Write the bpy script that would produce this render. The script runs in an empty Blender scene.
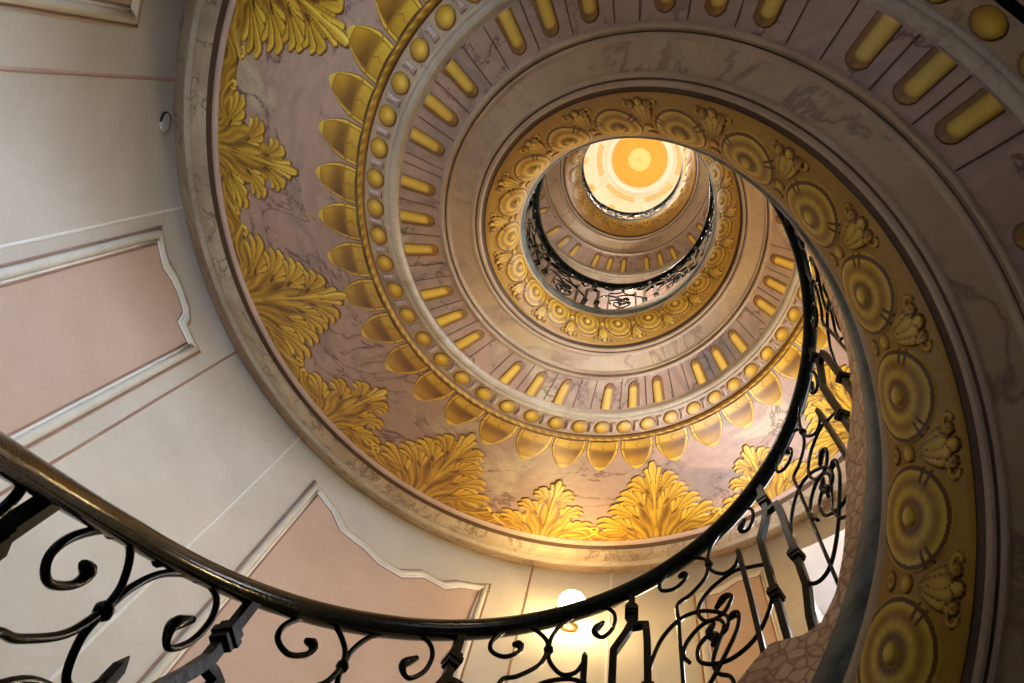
import bpy, math, random
import numpy as np
random.seed(4)
RNG = np.random.default_rng(7)
D = math.pi/180
S = 2.2            # metres per unit (inner face of the round wall = 1 unit)
ZOFF = 1.25        # camera height above the ground floor, in units
C = bpy.context.scene.collection

# ---------------------------------------------------------------- stair geometry
PITCH, EZS, EZC, EC, ES = 1.783366, .0138959, -.0122943, .0068044, .0075871
EZ2, EZ3 = .00101073, .000199115
FIT_R = dict(A=1.0, B=.83453, C=.47469, D=.41339, E=.32187, F=.26736, G=.25272, H=.20472, R=.22500)
FIT_Z = dict(A=1.71741, B=1.54384, C=1.27190, D=1.25070, E=1.24948, F=1.23829, G=1.24192, H=1.30058, R=1.80991)
KEY_R = np.array([FIT_R[k] for k in 'ABCDEFGH'])
KEY_Z = np.array([FIT_Z[k] for k in 'ABCDEFGH'])

def lift(thr):
    t = thr-2.0
    return PITCH*thr/(2*math.pi) + EZ2*t**2 + EZ3*t**3 + EZS*np.sin(thr) + EZC*np.cos(thr)
def squash(thr):
    return 1 + EC*np.cos(2*thr) + ES*np.sin(2*thr)
def to_world(deg, r, z):
    """helix coordinates (degrees, radius, absolute z in units) -> metres"""
    t = np.asarray(deg, float)*D
    rr = np.asarray(r, float)*squash(t)
    z = np.asarray(z, float) + 0*t
    return np.stack([rr*np.cos(t)*S, -rr*np.sin(t)*S, (z+ZOFF)*S], -1)

# small mouldings added to the soffit profile: (s, drop towards the viewer)
HP = np.array([(0, 0), (.02, .012), (.06, .016), (.40, .019), (.43, .026), (.49, .028), (.52, .020), (.56, .021), (.66, .012), (.69, .000),
    (.86, -.006), (.92, .004), (.935, .010), (.985, .010), (1.0, .002), (1.02, 0), (1.98, 0), (2.0, .004), (2.04, .0075), (2.10, .0075),
    (2.15, .003), (2.17, 0), (2.80, 0), (2.83, .004), (2.88, .0055), (2.93, .003), (2.95, .0025), (3.00, .006), (3.06, .006), (3.10, .002), (3.13, 0),
    (3.88, 0), (3.90, .002), (3.925, .0065), (3.965, .0085), (4.0, .0065), (4.02, .001), (4.045, .0005), (4.07, .004), (4.12, .005), (4.17, .001), (4.2, 0),
    (4.82, 0), (4.86, .003), (4.92, .0045), (4.97, .003), (4.99, .0005), (5.05, .0005), (5.1, .005), (5.3, .0065), (5.5, .005), (5.55, .001), (5.98, -.003), (6.0, .000), (6.04, .0015), (7.0, .0015)])
def prof(s):
    s = np.asarray(s, float)
    i = np.clip(np.floor(s).astype(int), 0, 6); f = s-i
    r = KEY_R[i]*(1-f)+KEY_R[i+1]*f
    z = KEY_Z[i]*(1-f)+KEY_Z[i+1]*f
    # bulge of the gilded roll and gentle coves between the key lines
    bul = np.zeros_like(s)
    bul = np.where(s > 6, .010*np.sin(np.pi*np.clip(s-6, 0, 1)), bul)
    # normal (pointing down / towards the viewer) in the r,z plane
    dr = KEY_R[i+1]-KEY_R[i]; dz = KEY_Z[i+1]-KEY_Z[i]
    L = np.hypot(dr, dz)
    nr, nz = -dz/L, dr/L           # r decreasing -> dr<0 -> nz<0 : downwards
    return r, z, nr, nz, bul
def soffit(deg, s, h):
    r, z, nr, nz, bul = prof(s)
    hh = np.interp(s, HP[:, 0], HP[:, 1]) + h + bul
    return to_world(deg, r+nr*hh, z+nz*hh+lift(np.asarray(deg, float)*D))

# ---------------------------------------------------------------- mesh helpers
def mesh_obj(name, V, F, mat, parent=None, smooth=True, tone=None, uv=None, fmat=None):
    """V (n,3) float, F (m,4) or (m,3) int arrays"""
    V = np.ascontiguousarray(V, dtype=np.float32).reshape(-1, 3); F = np.ascontiguousarray(F, dtype=np.int32)
    org = V.mean(0) if parent is None and len(V) else np.zeros(3, np.float32)
    org = np.zeros(3, np.float32)
    me = bpy.data.meshes.new(name)
    n = F.shape[1]
    me.vertices.add(len(V)); me.vertices.foreach_set('co', V.ravel())
    me.loops.add(F.size); me.loops.foreach_set('vertex_index', F.ravel())
    me.polygons.add(len(F)); me.polygons.foreach_set('loop_start', np.arange(0, F.size, n, dtype=np.int32))
    if smooth: me.polygons.foreach_set('use_smooth', np.ones(len(F), bool))
    mats = mat if isinstance(mat, (list, tuple)) else [mat]
    for m in mats: me.materials.append(m)
    if fmat is not None: me.polygons.foreach_set('material_index', np.asarray(fmat, np.int32))
    if tone is not None:
        a = me.attributes.new('tone', 'FLOAT', 'POINT'); a.data.foreach_set('value', np.asarray(tone, np.float32).ravel())
    if uv is not None:
        l = me.uv_layers.new(name='UVMap'); l.data.foreach_set('uv', np.asarray(uv, np.float32).reshape(-1, 2)[F.ravel()].ravel())
    me.update(); me.validate()
    o = bpy.data.objects.new(name, me); C.objects.link(o)
    if parent is not None: o.parent = parent
    return o
def grid_faces(n, m, closed_m=False):
    i = np.arange(n-1)[:, None]; mm = m if closed_m else m-1
    j = np.arange(mm)[None, :]; j2 = (j+1) % m
    return np.stack([i*m+j, i*m+j2, (i+1)*m+j2, (i+1)*m+j], -1).reshape(-1, 4)
def merge(parts):
    Vs, Fs, k = [], [], 0
    for V, F in parts:
        Vs.append(np.asarray(V, float).reshape(-1, 3)); Fs.append(np.asarray(F)+k); k += len(Vs[-1])
    return np.concatenate(Vs), np.concatenate(Fs)
def thing(name, label=None, cat=None, group=None, kind=None, loc=(0, 0, 0)):
    o = bpy.data.objects.new(name, None); C.objects.link(o); o.location = loc
    tag(o, label, cat, group, kind); return o
def tag(o, label=None, cat=None, group=None, kind=None):
    for k, v in (('label', label), ('category', cat), ('group', group), ('kind', kind)):
        if v: o[k] = v
    return o

# ---------------------------------------------------------------- materials
def new_mat(name):
    m = bpy.data.materials.new(name); m.use_nodes = True
    nt = m.node_tree; b = nt.nodes['Principled BSDF']
    return m, nt, b
def N(nt, t, **kw):
    n = nt.nodes.new(t)
    for k, v in kw.items():
        if k in n.inputs: n.inputs[k].default_value = v
        else: setattr(n, k, v)
    return n
def ramp(nt, src, stops, interp='LINEAR'):
    r = nt.nodes.new('ShaderNodeValToRGB'); r.color_ramp.interpolation = interp
    e = r.color_ramp.elements
    while len(e) < len(stops): e.new(.5)
    for el, (p, c) in zip(e, stops):
        el.position = p; el.color = (c[0], c[1], c[2], 1) if hasattr(c, '__len__') else (c, c, c, 1)
    nt.links.new(src, r.inputs[0]); return r
def mixc(nt, fac, a, b, mode='MIX'):
    m = nt.nodes.new('ShaderNodeMix'); m.data_type = 'RGBA'; m.blend_type = mode
    for v, idx in ((fac, 0), (a, 6), (b, 7)):
        if hasattr(v, 'links') or hasattr(v, 'is_linked'): nt.links.new(v, m.inputs[idx])
        elif idx == 0: m.inputs[0].default_value = v
        else: m.inputs[idx].default_value = (*v, 1)
    return m.outputs[2]
def coords(nt): return N(nt, 'ShaderNodeTexCoord').outputs['Object']
def noise(nt, vec, scale, detail=4, rough=.6, dist=0):
    n = N(nt, 'ShaderNodeTexNoise'); n.inputs['Scale'].default_value = scale; n.inputs['Detail'].default_value = detail
    n.inputs['Roughness'].default_value = rough; n.inputs['Distortion'].default_value = dist
    nt.links.new(vec, n.inputs['Vector']); return n
def bump(nt, b, src, dist=.002, strength=.5):
    n = N(nt, 'ShaderNodeBump'); n.inputs['Distance'].default_value = dist; n.inputs['Strength'].default_value = strength
    nt.links.new(src, n.inputs['Height']); nt.links.new(n.outputs[0], b.inputs['Normal'])

def marble(name, stops, vein=(.13, .06, .05), vscale=2.6, vwidth=.018, scale=1.6, rough=.55, vein_amt=.95):
    m, nt, b = new_mat(name); co = coords(nt)
    base = ramp(nt, noise(nt, co, scale, 5, .62, 1.2).outputs[0], stops).outputs[0]
    fine = noise(nt, co, 22, 5, .7)
    base = mixc(nt, .35, base, ramp(nt, fine.outputs[0], [(.3, .35), (.7, .75)]).outputs[0], 'SOFT_LIGHT')
    def vein_mask(sc, w, d):
        n = noise(nt, co, sc, 6, .62, d)
        a = N(nt, 'ShaderNodeMath', operation='SUBTRACT'); nt.links.new(n.outputs[0], a.inputs[0]); a.inputs[1].default_value = .5
        ab = N(nt, 'ShaderNodeMath', operation='ABSOLUTE'); nt.links.new(a.outputs[0], ab.inputs[0])
        return ramp(nt, ab.outputs[0], [(0, 1.0), (w, 0.0)]).outputs[0]
    v1 = vein_mask(vscale, vwidth, .6); gate = ramp(nt, noise(nt, co, 1.7, 2).outputs[0], [(.38, 0.0), (.50, 1.0)]).outputs[0]
    mul = N(nt, 'ShaderNodeMath', operation='MULTIPLY'); nt.links.new(v1, mul.inputs[0]); nt.links.new(gate, mul.inputs[1])
    mu2 = N(nt, 'ShaderNodeMath', operation='MULTIPLY'); nt.links.new(mul.outputs[0], mu2.inputs[0]); mu2.inputs[1].default_value = vein_amt
    col = mixc(nt, mu2.outputs[0], base, vein)
    nt.links.new(col, b.inputs['Base Color']); b.inputs['Roughness'].default_value = rough
    bump(nt, b, fine.outputs[0], .0015, .3)
    return m
def plaster(name, c1, c2, rough=.75, sc=3.0, weave=True):
    m, nt, b = new_mat(name); co = coords(nt)
    n1 = noise(nt, co, sc, 5, .65); n2 = noise(nt, co, 45, 4, .7)
    col = ramp(nt, n1.outputs[0], [(.3, c1), (.7, c2)]).outputs[0]
    col = mixc(nt, .25, col, ramp(nt, n2.outputs[0], [(.3, .38), (.7, .62)]).outputs[0], 'SOFT_LIGHT')
    nt.links.new(col, b.inputs['Base Color']); b.inputs['Roughness'].default_value = rough
    bump(nt, b, n2.outputs[0], .002, .35); return m

GOLD_STOPS = [(0.0, (.06, .022, .006)), (.22, (.15, .06, .008)), (.45, (.36, .17, .012)), (.68, (.60, .35, .022)), (.86, (.80, .54, .075)), (1.0, (.92, .74, .24))]
def gold(name, stops=GOLD_STOPS, const=None, rough=.5, metal=0.0):
    m, nt, b = new_mat(name); co = coords(nt)
    n1 = noise(nt, co, 9, 5, .65); n2 = noise(nt, co, 60, 4, .7)
    if const is None:
        a = N(nt, 'ShaderNodeAttribute'); a.attribute_name = 'tone'; src = a.outputs['Fac']
    else:
        a = N(nt, 'ShaderNodeValue'); a.outputs[0].default_value = const; src = a.outputs[0]
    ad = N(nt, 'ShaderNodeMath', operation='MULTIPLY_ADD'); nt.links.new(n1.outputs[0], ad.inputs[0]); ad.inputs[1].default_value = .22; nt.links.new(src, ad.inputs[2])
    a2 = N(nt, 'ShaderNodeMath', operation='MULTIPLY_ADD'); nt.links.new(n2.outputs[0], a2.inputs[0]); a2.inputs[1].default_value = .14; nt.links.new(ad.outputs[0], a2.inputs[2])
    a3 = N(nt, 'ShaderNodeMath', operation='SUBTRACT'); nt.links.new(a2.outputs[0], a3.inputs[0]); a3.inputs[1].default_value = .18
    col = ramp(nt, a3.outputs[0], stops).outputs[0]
    nt.links.new(col, b.inputs['Base Color']); b.inputs['Roughness'].default_value = rough; b.inputs['Metallic'].default_value = metal
    bump(nt, b, n2.outputs[0], .001, .3); return m

M = {}
M['pink_marble'] = marble('pink_marble', [(.28, (.17, .14, .14)), (.39, (.30, .21, .17)), (.48, (.44, .28, .21)), (.58, (.37, .24, .18)), (.68, (.50, .39, .26)), (.78, (.58, .48, .31))])
M['band_marble'] = marble('band_marble', [(.32, (.29, .22, .17)), (.46, (.45, .31, .19)), (.60, (.48, .34, .20)), (.75, (.52, .43, .26))], vscale=1.6, vein_amt=.6)
M['cornice_marble'] = marble('cornice_marble', [(.3, (.27, .20, .13)), (.5, (.42, .32, .21)), (.68, (.52, .43, .29))], vein=(.16, .10, .06), vscale=3.5)
M['cornice_edge'] = marble('cornice_edge', [(.3, (.32, .19, .11)), (.5, (.42, .28, .18)), (.7, (.50, .40, .26))], vein=(.12, .06, .05), vscale=4)
M['cream_fillet'] = marble('cream_fillet', [(.3, (.36, .28, .20)), (.6, (.52, .44, .33)), (.8, (.58, .51, .40))], vscale=5, vein_amt=.3)
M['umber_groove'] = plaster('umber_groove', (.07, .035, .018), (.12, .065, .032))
M['rose_line'] = plaster('rose_line', (.42, .28, .22), (.55, .40, .32))
M['ridge'] = plaster('ridge', (.38, .26, .18), (.56, .42, .29))
M['gold_tone'] = gold('gold_tone')
M['gold_plain'] = gold('gold_plain', const=.50)
M['gold_light'] = gold('gold_light', const=.66)
M['gold_border'] = gold('gold_border', const=.50)
M['wall'] = plaster('wall', (.51, .475, .42), (.59, .56, .51))
M['panel_pink'] = plaster('panel_pink', (.49, .36, .285), (.56, .42, .345))
M['line_white'] = plaster('line_white', (.70, .68, .64), (.78, .76, .72), sc=8)
M['line_cream'] = plaster('line_cream', (.56, .53, .46), (.66, .62, .55), sc=8)
M['line_brown'] = plaster('line_brown', (.28, .16, .12), (.36, .22, .17), sc=8)
M['line_rose'] = plaster('line_rose', (.44, .30, .25), (.50, .36, .31), sc=8)
M['tread'] = plaster('tread', (.30, .25, .19), (.38, .32, .25))
M['green_grey'] = marble('green_grey', [(.35, (.04, .05, .043)), (.5, (.10, .115, .10)), (.68, (.20, .205, .18))], vein=(.3, .3, .28), scale=5, vscale=6, vein_amt=.3)
M['tan_edge'] = plaster('tan_edge', (.42, .29, .17), (.52, .38, .24), sc=6)

def cobble():
    m, nt, b = new_mat('cobbled_pink_marble')
    co = coords(nt)
    wn = noise(nt, co, 6, 3); warp = mixc(nt, .04, co, wn.outputs[1])
    v = N(nt, 'ShaderNodeTexVoronoi'); v.feature = 'DISTANCE_TO_EDGE'; v.inputs['Scale'].default_value = 38
    nt.links.new(warp, v.inputs['Vector'])
    v2 = N(nt, 'ShaderNodeTexVoronoi'); v2.inputs['Scale'].default_value = 38; nt.links.new(warp, v2.inputs['Vector'])
    cell = ramp(nt, v2.outputs['Color'], [(.2, (.52, .32, .19)), (.5, (.60, .41, .25)), (.8, (.64, .49, .32))]).outputs[0]
    edge = ramp(nt, v.outputs[0], [(.0, 1.0), (.05, .7), (.12, 0.0)]).outputs[0]
    nt.links.new(mixc(nt, edge, cell, (.26, .11, .06)), b.inputs['Base Color']); b.inputs['Roughness'].default_value = .5
    bump(nt, b, v.outputs[0], .002, .2); return m
M['cobble'] = cobble()
def iron():
    m, nt, b = new_mat('black_painted_iron'); co = coords(nt)
    n1 = noise(nt, co, 35, 4, .6)
    n2 = noise(nt, co, 110, 3, .6)
    nt.links.new(ramp(nt, n1.outputs[0], [(.3, (.004, .007, .008)), (.7, (.010, .018, .018))]).outputs[0], b.inputs['Base Color'])
    b.inputs['Roughness'].default_value = .12; b.inputs['IOR'].default_value = 1.17
    b.inputs['Coat Weight'].default_value = .0; b.inputs['Coat Roughness'].default_value = .12
    ad = N(nt, 'ShaderNodeMath', operation='ADD'); nt.links.new(n1.outputs[0], ad.inputs[0]); nt.links.new(n2.outputs[0], ad.inputs[1])
    bump(nt, b, ad.outputs[0], .0008, .5); return m
M['iron'] = iron()
def iron2():
    m, nt, b = new_mat('black_iron_bars'); co = coords(nt); n1 = noise(nt, co, 60, 4, .6)
    b.inputs['Base Color'].default_value = (.004, .006, .007, 1); b.inputs['Roughness'].default_value = .30; b.inputs['Specular IOR Level'].default_value = .08
    bump(nt, b, n1.outputs[0], .0015, .6); return m
M['iron_bars'] = iron2()
def emit(name, col, st):
    m, nt, b = new_mat(name); b.inputs['Emission Color'].default_value = (*col, 1); b.inputs['Emission Strength'].default_value = st
    b.inputs['Base Color'].default_value = (.9, .9, .85, 1); return m
M['globe'] = emit('lit_globe', (1.0, .72, .30), 46.0)
M['globe_upper'] = emit('lit_globe_upper', (1.0, .77, .38), 110.0)
M['globe_high'] = emit('lit_globe_high', (1.0, .90, .78), 190.0)
m, nt, b = new_mat('brass'); b.inputs['Base Color'].default_value = (.45, .30, .10, 1); b.inputs['Metallic'].default_value = 1; b.inputs['Roughness'].default_value = .35; M['brass'] = m
m, nt, b = new_mat('window_glass'); b.inputs['Base Color'].default_value = (.9, .95, 1, 1); b.inputs['Transmission Weight'].default_value = 1; b.inputs['Roughness'].default_value = .05; b.inputs['IOR'].default_value = 1.1; M['glass'] = m
M['white_paint'] = plaster('white_paint', (.72, .66, .62), (.80, .74, .70))

# ================================================================ SOFFIT (the painted underside of the stair)
T_START, T_END = -425.0, 690.0
TH = np.concatenate([np.arange(T_START, -140, 1.5), np.arange(-140, 380, .5), np.arange(380, T_END+.1, 1.0)])
def band(name, s0, s1, mat, parent=None, n=None, kind=None):
    ss = HP[:, 0][(HP[:, 0] > s0) & (HP[:, 0] < s1)]
    ex = np.linspace(s0, s1, n or 2)
    ss = np.unique(np.round(np.concatenate([[s0], ss, ex, [s1]]), 4))
    T, Sg = np.meshgrid(TH, ss, indexing='ij')
    V = soffit(T.ravel(), Sg.ravel(), 0)
    o = mesh_obj(name, V, grid_faces(len(TH), len(ss)), mat, parent)
    return o
ceiling = band('ceiling', 1.0, 2.0, M['pink_marble'], n=12)
tag(ceiling, kind='structure')
band('cornice_edge_band', 0, .40, M['cornice_edge'], ceiling, 6)
band('cornice_bead', .40, .53, M['cream_fillet'], ceiling, 4)
band('cornice_ogee', .53, .69, M['cornice_marble'], ceiling, 4)
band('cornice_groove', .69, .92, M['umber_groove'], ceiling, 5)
band('cornice_lip', .92, 1.0, M['rose_line'], ceiling, 4)
band('bead_course', 2.17, 2.80, M['band_marble'], ceiling, 6)
band('white_fillet', 2.80, 3.13, M['cream_fillet'], ceiling, 10)
band('fluted_course', 3.13, 3.90, M['pink_marble'], ceiling, 10)
band('outer_ridge', 3.90, 4.02, M['ridge'], ceiling, 6)
band('ridge_groove', 4.02, 4.06, M['umber_groove'], ceiling, 3)
band('outer_ridge', 4.06, 4.20, M['ridge'], ceiling, 6)
band('flat_course', 4.20, 4.86, M['band_marble'], ceiling, 8)
band('inner_ridge', 4.86, 4.98, M['ridge'], ceiling, 6)
band('ridge_groove', 4.98, 5.06, M['umber_groove'], ceiling, 3)
band('inner_ridge', 5.06, 5.55, M['ridge'], ceiling, 8)
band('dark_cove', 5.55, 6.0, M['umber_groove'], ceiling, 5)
band('gilded_border', 6.0, 7.0, M['gold_border'], ceiling, 14)

# ---------------------------------------------------------------- painted relief ornaments
def sstep(a, b, x):
    t = np.clip((x-a)/(b-a), 0, 1); return t*t*(3-2*t)
def seg_dist(X, Y, P):
    """distance to polyline P, arc fraction, and signed side"""
    best = np.full(X.shape, 1e9); tt = np.zeros_like(X); sd = np.zeros_like(X)
    P = np.asarray(P, float); L = np.hypot(*np.diff(P, axis=0).T); cum = np.concatenate([[0], np.cumsum(L)]); tot = cum[-1]
    for k in range(len(P)-1):
        ax, ay = P[k]; bx, by = P[k+1]; dx, dy = bx-ax, by-ay; l2 = dx*dx+dy*dy+1e-12
        t = np.clip(((X-ax)*dx+(Y-ay)*dy)/l2, 0, 1)
        ex, ey = X-ax-t*dx, Y-ay-t*dy
        d = np.hypot(ex, ey); m = d < best
        best = np.where(m, d, best); tt = np.where(m, (cum[k]+t*L[k])/tot, tt); sd = np.where(m, np.sign(dx*(Y-ay)-dy*(X-ax)), sd)
    return best, tt, sd
def bez(p0, p1, p2, n=9):
    t = np.linspace(0, 1, n)[:, None]; p0, p1, p2 = map(np.array, (p0, p1, p2))
    return (1-t)**2*p0+2*t*(1-t)*p1+t*t*p2

class Patch:
    """one ornament drawn in local metric coordinates (x along the stair, y across it) and laid on the soffit"""
    def __init__(s, w, s0, s1, nx, ny, fn, flip=False):
        s.s0, s.s1 = s0, s1
        sy = np.linspace(s0, s1, ny)
        r, z, nr, nz, bul = prof(sy)
        ylen = np.concatenate([[0], np.cumsum(np.hypot(np.diff(r), np.diff(z)))])
        s.rmid = float(r.mean())
        xs = np.linspace(-w/2, w/2, nx)
        X, Y = np.meshgrid(xs, ylen, indexing='ij')
        s.X, s.Sv, s.r = X, np.meshgrid(xs, sy, indexing='ij')[1], np.meshgrid(xs, r, indexing='ij')[1]
        s.ytot = ylen[-1]
        h, tone = fn(X, Y, ylen[-1])
        s.h, s.tone = h, tone
        keep = h > -.0008
        F = grid_faces(nx, ny)
        kf = keep.ravel()[F].any(1); F = F[kf]
        used = np.unique(F); remap = np.full(nx*ny, -1); remap[used] = np.arange(len(used))
        s.F = remap[F]; s.used = used
        s.X = X.ravel()[used]; s.Sv = s.Sv.ravel()[used]; s.r = s.r.ravel()[used]; s.h = h.ravel()[used]; s.tone = tone.ravel()[used]
    def place(s, name, deg, mat, parent, xs=1.0, shear=0.0, mirror=1, label=None, radial=True, F=None, jit=0):
        rr = s.rmid if radial else s.r
        d = deg + mirror*s.X*xs/rr/D + shear*(s.Sv-6.6)
        V = soffit(d, s.Sv, s.h)
        o = mesh_obj(name, V, s.F if mirror > 0 else s.F[:, ::-1], mat, parent, tone=s.tone)
        if label: o['label'] = label
        return o

# ---- acanthus leaf
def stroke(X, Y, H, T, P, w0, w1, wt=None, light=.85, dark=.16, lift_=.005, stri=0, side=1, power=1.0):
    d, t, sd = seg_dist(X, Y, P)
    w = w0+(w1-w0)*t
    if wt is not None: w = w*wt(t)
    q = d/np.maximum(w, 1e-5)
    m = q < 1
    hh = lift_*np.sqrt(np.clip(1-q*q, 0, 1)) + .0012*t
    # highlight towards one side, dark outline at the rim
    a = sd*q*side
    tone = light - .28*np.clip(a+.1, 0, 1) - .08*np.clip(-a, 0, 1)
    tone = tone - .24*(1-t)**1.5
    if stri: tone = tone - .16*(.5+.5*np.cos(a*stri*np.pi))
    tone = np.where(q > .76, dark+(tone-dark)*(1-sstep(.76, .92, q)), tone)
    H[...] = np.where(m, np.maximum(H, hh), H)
    T[...] = np.where(m, tone, T)
def acanthus(Wd, Ht, seed=0, nl=4):
    rg = np.random.default_rng(seed)
    def fn(X, Y, yt):
        H = np.full(X.shape, -.003); T = np.full(X.shape, .3)
        v = Y/Ht
        # the body of the leaf: a flame-shaped sheet with flowing striations
        hw = Wd*np.interp(v, [0, .08, .2, .35, .55, .75, .88, .95], [.42, .38, .34, .29, .21, .13, .06, 0])+1e-6
        q = np.abs(X)/hw; body = (q < 1) & (v < .94)
        H = np.where(body, .0020*(1-q*q)+.0004, H)
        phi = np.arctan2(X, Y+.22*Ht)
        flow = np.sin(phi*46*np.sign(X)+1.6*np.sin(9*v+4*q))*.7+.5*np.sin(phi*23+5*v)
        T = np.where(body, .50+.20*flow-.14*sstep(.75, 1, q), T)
        for k in range(nl):
            fr = k/(nl-1)
            for sgn in (-1, 1):
                y0 = Ht*(.0+.46*fr); x0 = sgn*Wd*(.16*(1-fr)+.01)
                ang = math.radians(42-26*fr); ln0 = Ht*(.215-.03*fr)
                cx = sgn*Wd*(.275-.185*fr)*(1+rg.normal()*.04); cy = Ht*(.21+.50*fr)
                # rolled eye at the root of each lobe
                for j, (da, ln, w) in enumerate(((.62, .60, .8), (-.42, .62, .8), (.34, .84, .95), (-.20, .86, .95), (.06, 1.04, 1.1))):
                    a = ang+da*1.25
                    tx = x0+(cx-x0)*.72+sgn*math.sin(a)*ln0*ln; ty = y0+(cy-y0)*.72+math.cos(a)*ln0*ln
                    mid = (x0+(cx-x0)*.62, y0+(cy-y0)*.80)
                    P = bez((x0, y0), mid, (tx, ty), 8)
                    P = np.concatenate([P, [(tx+sgn*.035*Wd, ty-.012*Ht)]])
                    stroke(X, Y, H, T, P, .016*Wd, .046*Wd*w, wt=lambda t: .55+.60*np.exp(-((t-.86)/.18)**2), light=.82+rg.normal()*.04, dark=.10, side=-sgn, stri=2 if w > .9 else 0, lift_=.0030)
                e = (((X-(x0+cx)*.5-sgn*.02*Wd)*math.cos(ang)-sgn*(Y-(y0+cy)*.5-.05*Ht)*math.sin(ang))/(.011*Wd*1.5))**2+((sgn*(X-(x0+cx)*.5-sgn*.02*Wd)*math.sin(ang)+(Y-(y0+cy)*.5-.05*Ht)*math.cos(ang))/(.030*Ht*1.5))**2
                T = np.where(e < 1, .10+.25*e, T)
        for sgn in (-1, 1):
            P = bez((0, Ht*.45), (sgn*Wd*.015, Ht*.75), (sgn*Wd*.075, Ht*.90), 8)
            stroke(X, Y, H, T, P, .02*Wd, .036*Wd, light=.86, side=-sgn, lift_=.003)
        P = bez((0, Ht*.12), (0, Ht*.6), (0, Ht*.975), 10)
        stroke(X, Y, H, T, P, .018*Wd, .044*Wd, wt=lambda t: .7+.6*np.exp(-((t-.92)/.10)**2), light=.92, stri=2, lift_=.0045)
        # scroll volutes at the foot, one on each side
        for sgn in (-1, 1):
            cx, cy, R0 = sgn*Wd*.555, Ht*.160, Wd*.052
            an = np.linspace(-1.3, 3.9, 18); rad = R0*(1-.70*(an+1.3)/5.2)
            P = np.stack([cx+sgn*rad*np.cos(an), cy+rad*np.sin(an)], 1)
            P = np.concatenate([bez((sgn*Wd*.34, Ht*.03), (sgn*Wd*.46, -.0*Ht), P[0], 7)[:-1], P])
            stroke(X, Y, H, T, P, .030*Wd, .017*Wd, light=.88, dark=.22, side=sgn, lift_=.0035)
        return H, T
    return fn
smax_big, smax_small = 1.80, 1.63
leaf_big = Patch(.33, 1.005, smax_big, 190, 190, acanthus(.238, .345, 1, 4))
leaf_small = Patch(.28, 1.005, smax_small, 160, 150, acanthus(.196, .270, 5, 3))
# continuous gilded ground the leaves grow from, with a scalloped edge and flowing lines
LEAVES = [(8, 'b'), (31, 's'), (52.8, 'b'), (77.5, 's'), (100.5, 'b'), (122.5, 's'), (142, 'b'), (164, 's'), (184, 'b'), (205, 's'), (226, 'b'), (248, 's')]
def frieze():
    th = np.arange(-4, 262, .22); sy = np.linspace(1.0, 1.33, 36)
    T, Sg = np.meshgrid(th, sy, indexing='ij')
    cen = np.array([a for a, _ in LEAVES], float)
    near = np.min(np.abs(T[..., None]-cen), -1); halfgap = 11.
    edge = 1.150+.09*np.cos(np.clip(near/halfgap, 0, 1)*np.pi)*.5
    q = (Sg-1.0)/(edge-1.0)
    h = np.where(q < 1, .0016*np.sqrt(np.clip(1-q*q, 0, 1)), -.002)
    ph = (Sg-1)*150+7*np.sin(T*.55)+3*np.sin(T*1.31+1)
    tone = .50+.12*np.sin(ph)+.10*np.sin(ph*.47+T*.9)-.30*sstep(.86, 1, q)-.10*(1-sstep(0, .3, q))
    F = grid_faces(len(th), len(sy)); F = F[(h.ravel() > 0)[F].any(1)]
    used = np.unique(F); rm = np.full(h.size, -1); rm[used] = np.arange(len(used))
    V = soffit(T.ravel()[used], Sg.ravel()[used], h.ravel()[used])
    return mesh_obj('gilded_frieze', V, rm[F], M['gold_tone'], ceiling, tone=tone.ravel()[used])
frieze()
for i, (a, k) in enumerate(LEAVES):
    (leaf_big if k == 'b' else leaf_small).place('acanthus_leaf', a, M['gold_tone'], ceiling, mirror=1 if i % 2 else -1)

# ---- tongues (pointed shields hanging from the twisted rope)
def tongue(X, Y, yt):
    # y from the tip (0) to the rope (yt)
    W = .054
    v = Y/yt
    hw = W*np.interp(v, [0, .03, .08, .2, .4, .6, .8, 1], [.0, .15, .29, .50, .76, .94, 1.0, 1.0])+1e-6
    q = np.abs(X)/hw
    edge = np.maximum(q, 1-v*9)
    h = np.where(edge < 1, .0030*np.sqrt(np.clip(1-edge**2, 0, 1)), -.004)
    inner = np.maximum(np.abs(X)/(hw*.78), 1.0-(v-.16)*4)
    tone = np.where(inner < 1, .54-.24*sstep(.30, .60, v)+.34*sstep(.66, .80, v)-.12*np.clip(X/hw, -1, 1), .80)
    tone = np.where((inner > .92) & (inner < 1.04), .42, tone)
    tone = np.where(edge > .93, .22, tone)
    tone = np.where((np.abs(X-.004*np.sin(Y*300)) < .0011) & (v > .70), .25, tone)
    tone = np.where(np.abs(v-.72) < .018, .45, tone)
    return h, tone
tongue_p = Patch(.122, 1.72, 1.985, 72, 72, tongue)
TONGUES = [25, 33.7, 42.4, 51, 59.4, 67.8, 76.0, 84, 92.4, 100.8, 109.4, 118.2, 127, 136, 145.3, 154.6, 163.4, 171.9, 180.5, 189.5, 198.8, 207.8, 216.5, 225.3, 234, 242.5]
for i, a in enumerate(TONGUES):
    w = (TONGUES[min(i+1, len(TONGUES)-1)]-TONGUES[max(i-1, 0)])/2 if 0 < i < len(TONGUES)-1 else 8.8
    # patch metric uses its mean radius: fill the spacing
    tongue_p.place('tongue_leaf', a, M['gold_tone'], ceiling, xs=w*D*tongue_p.rmid*.97/.108)

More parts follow.
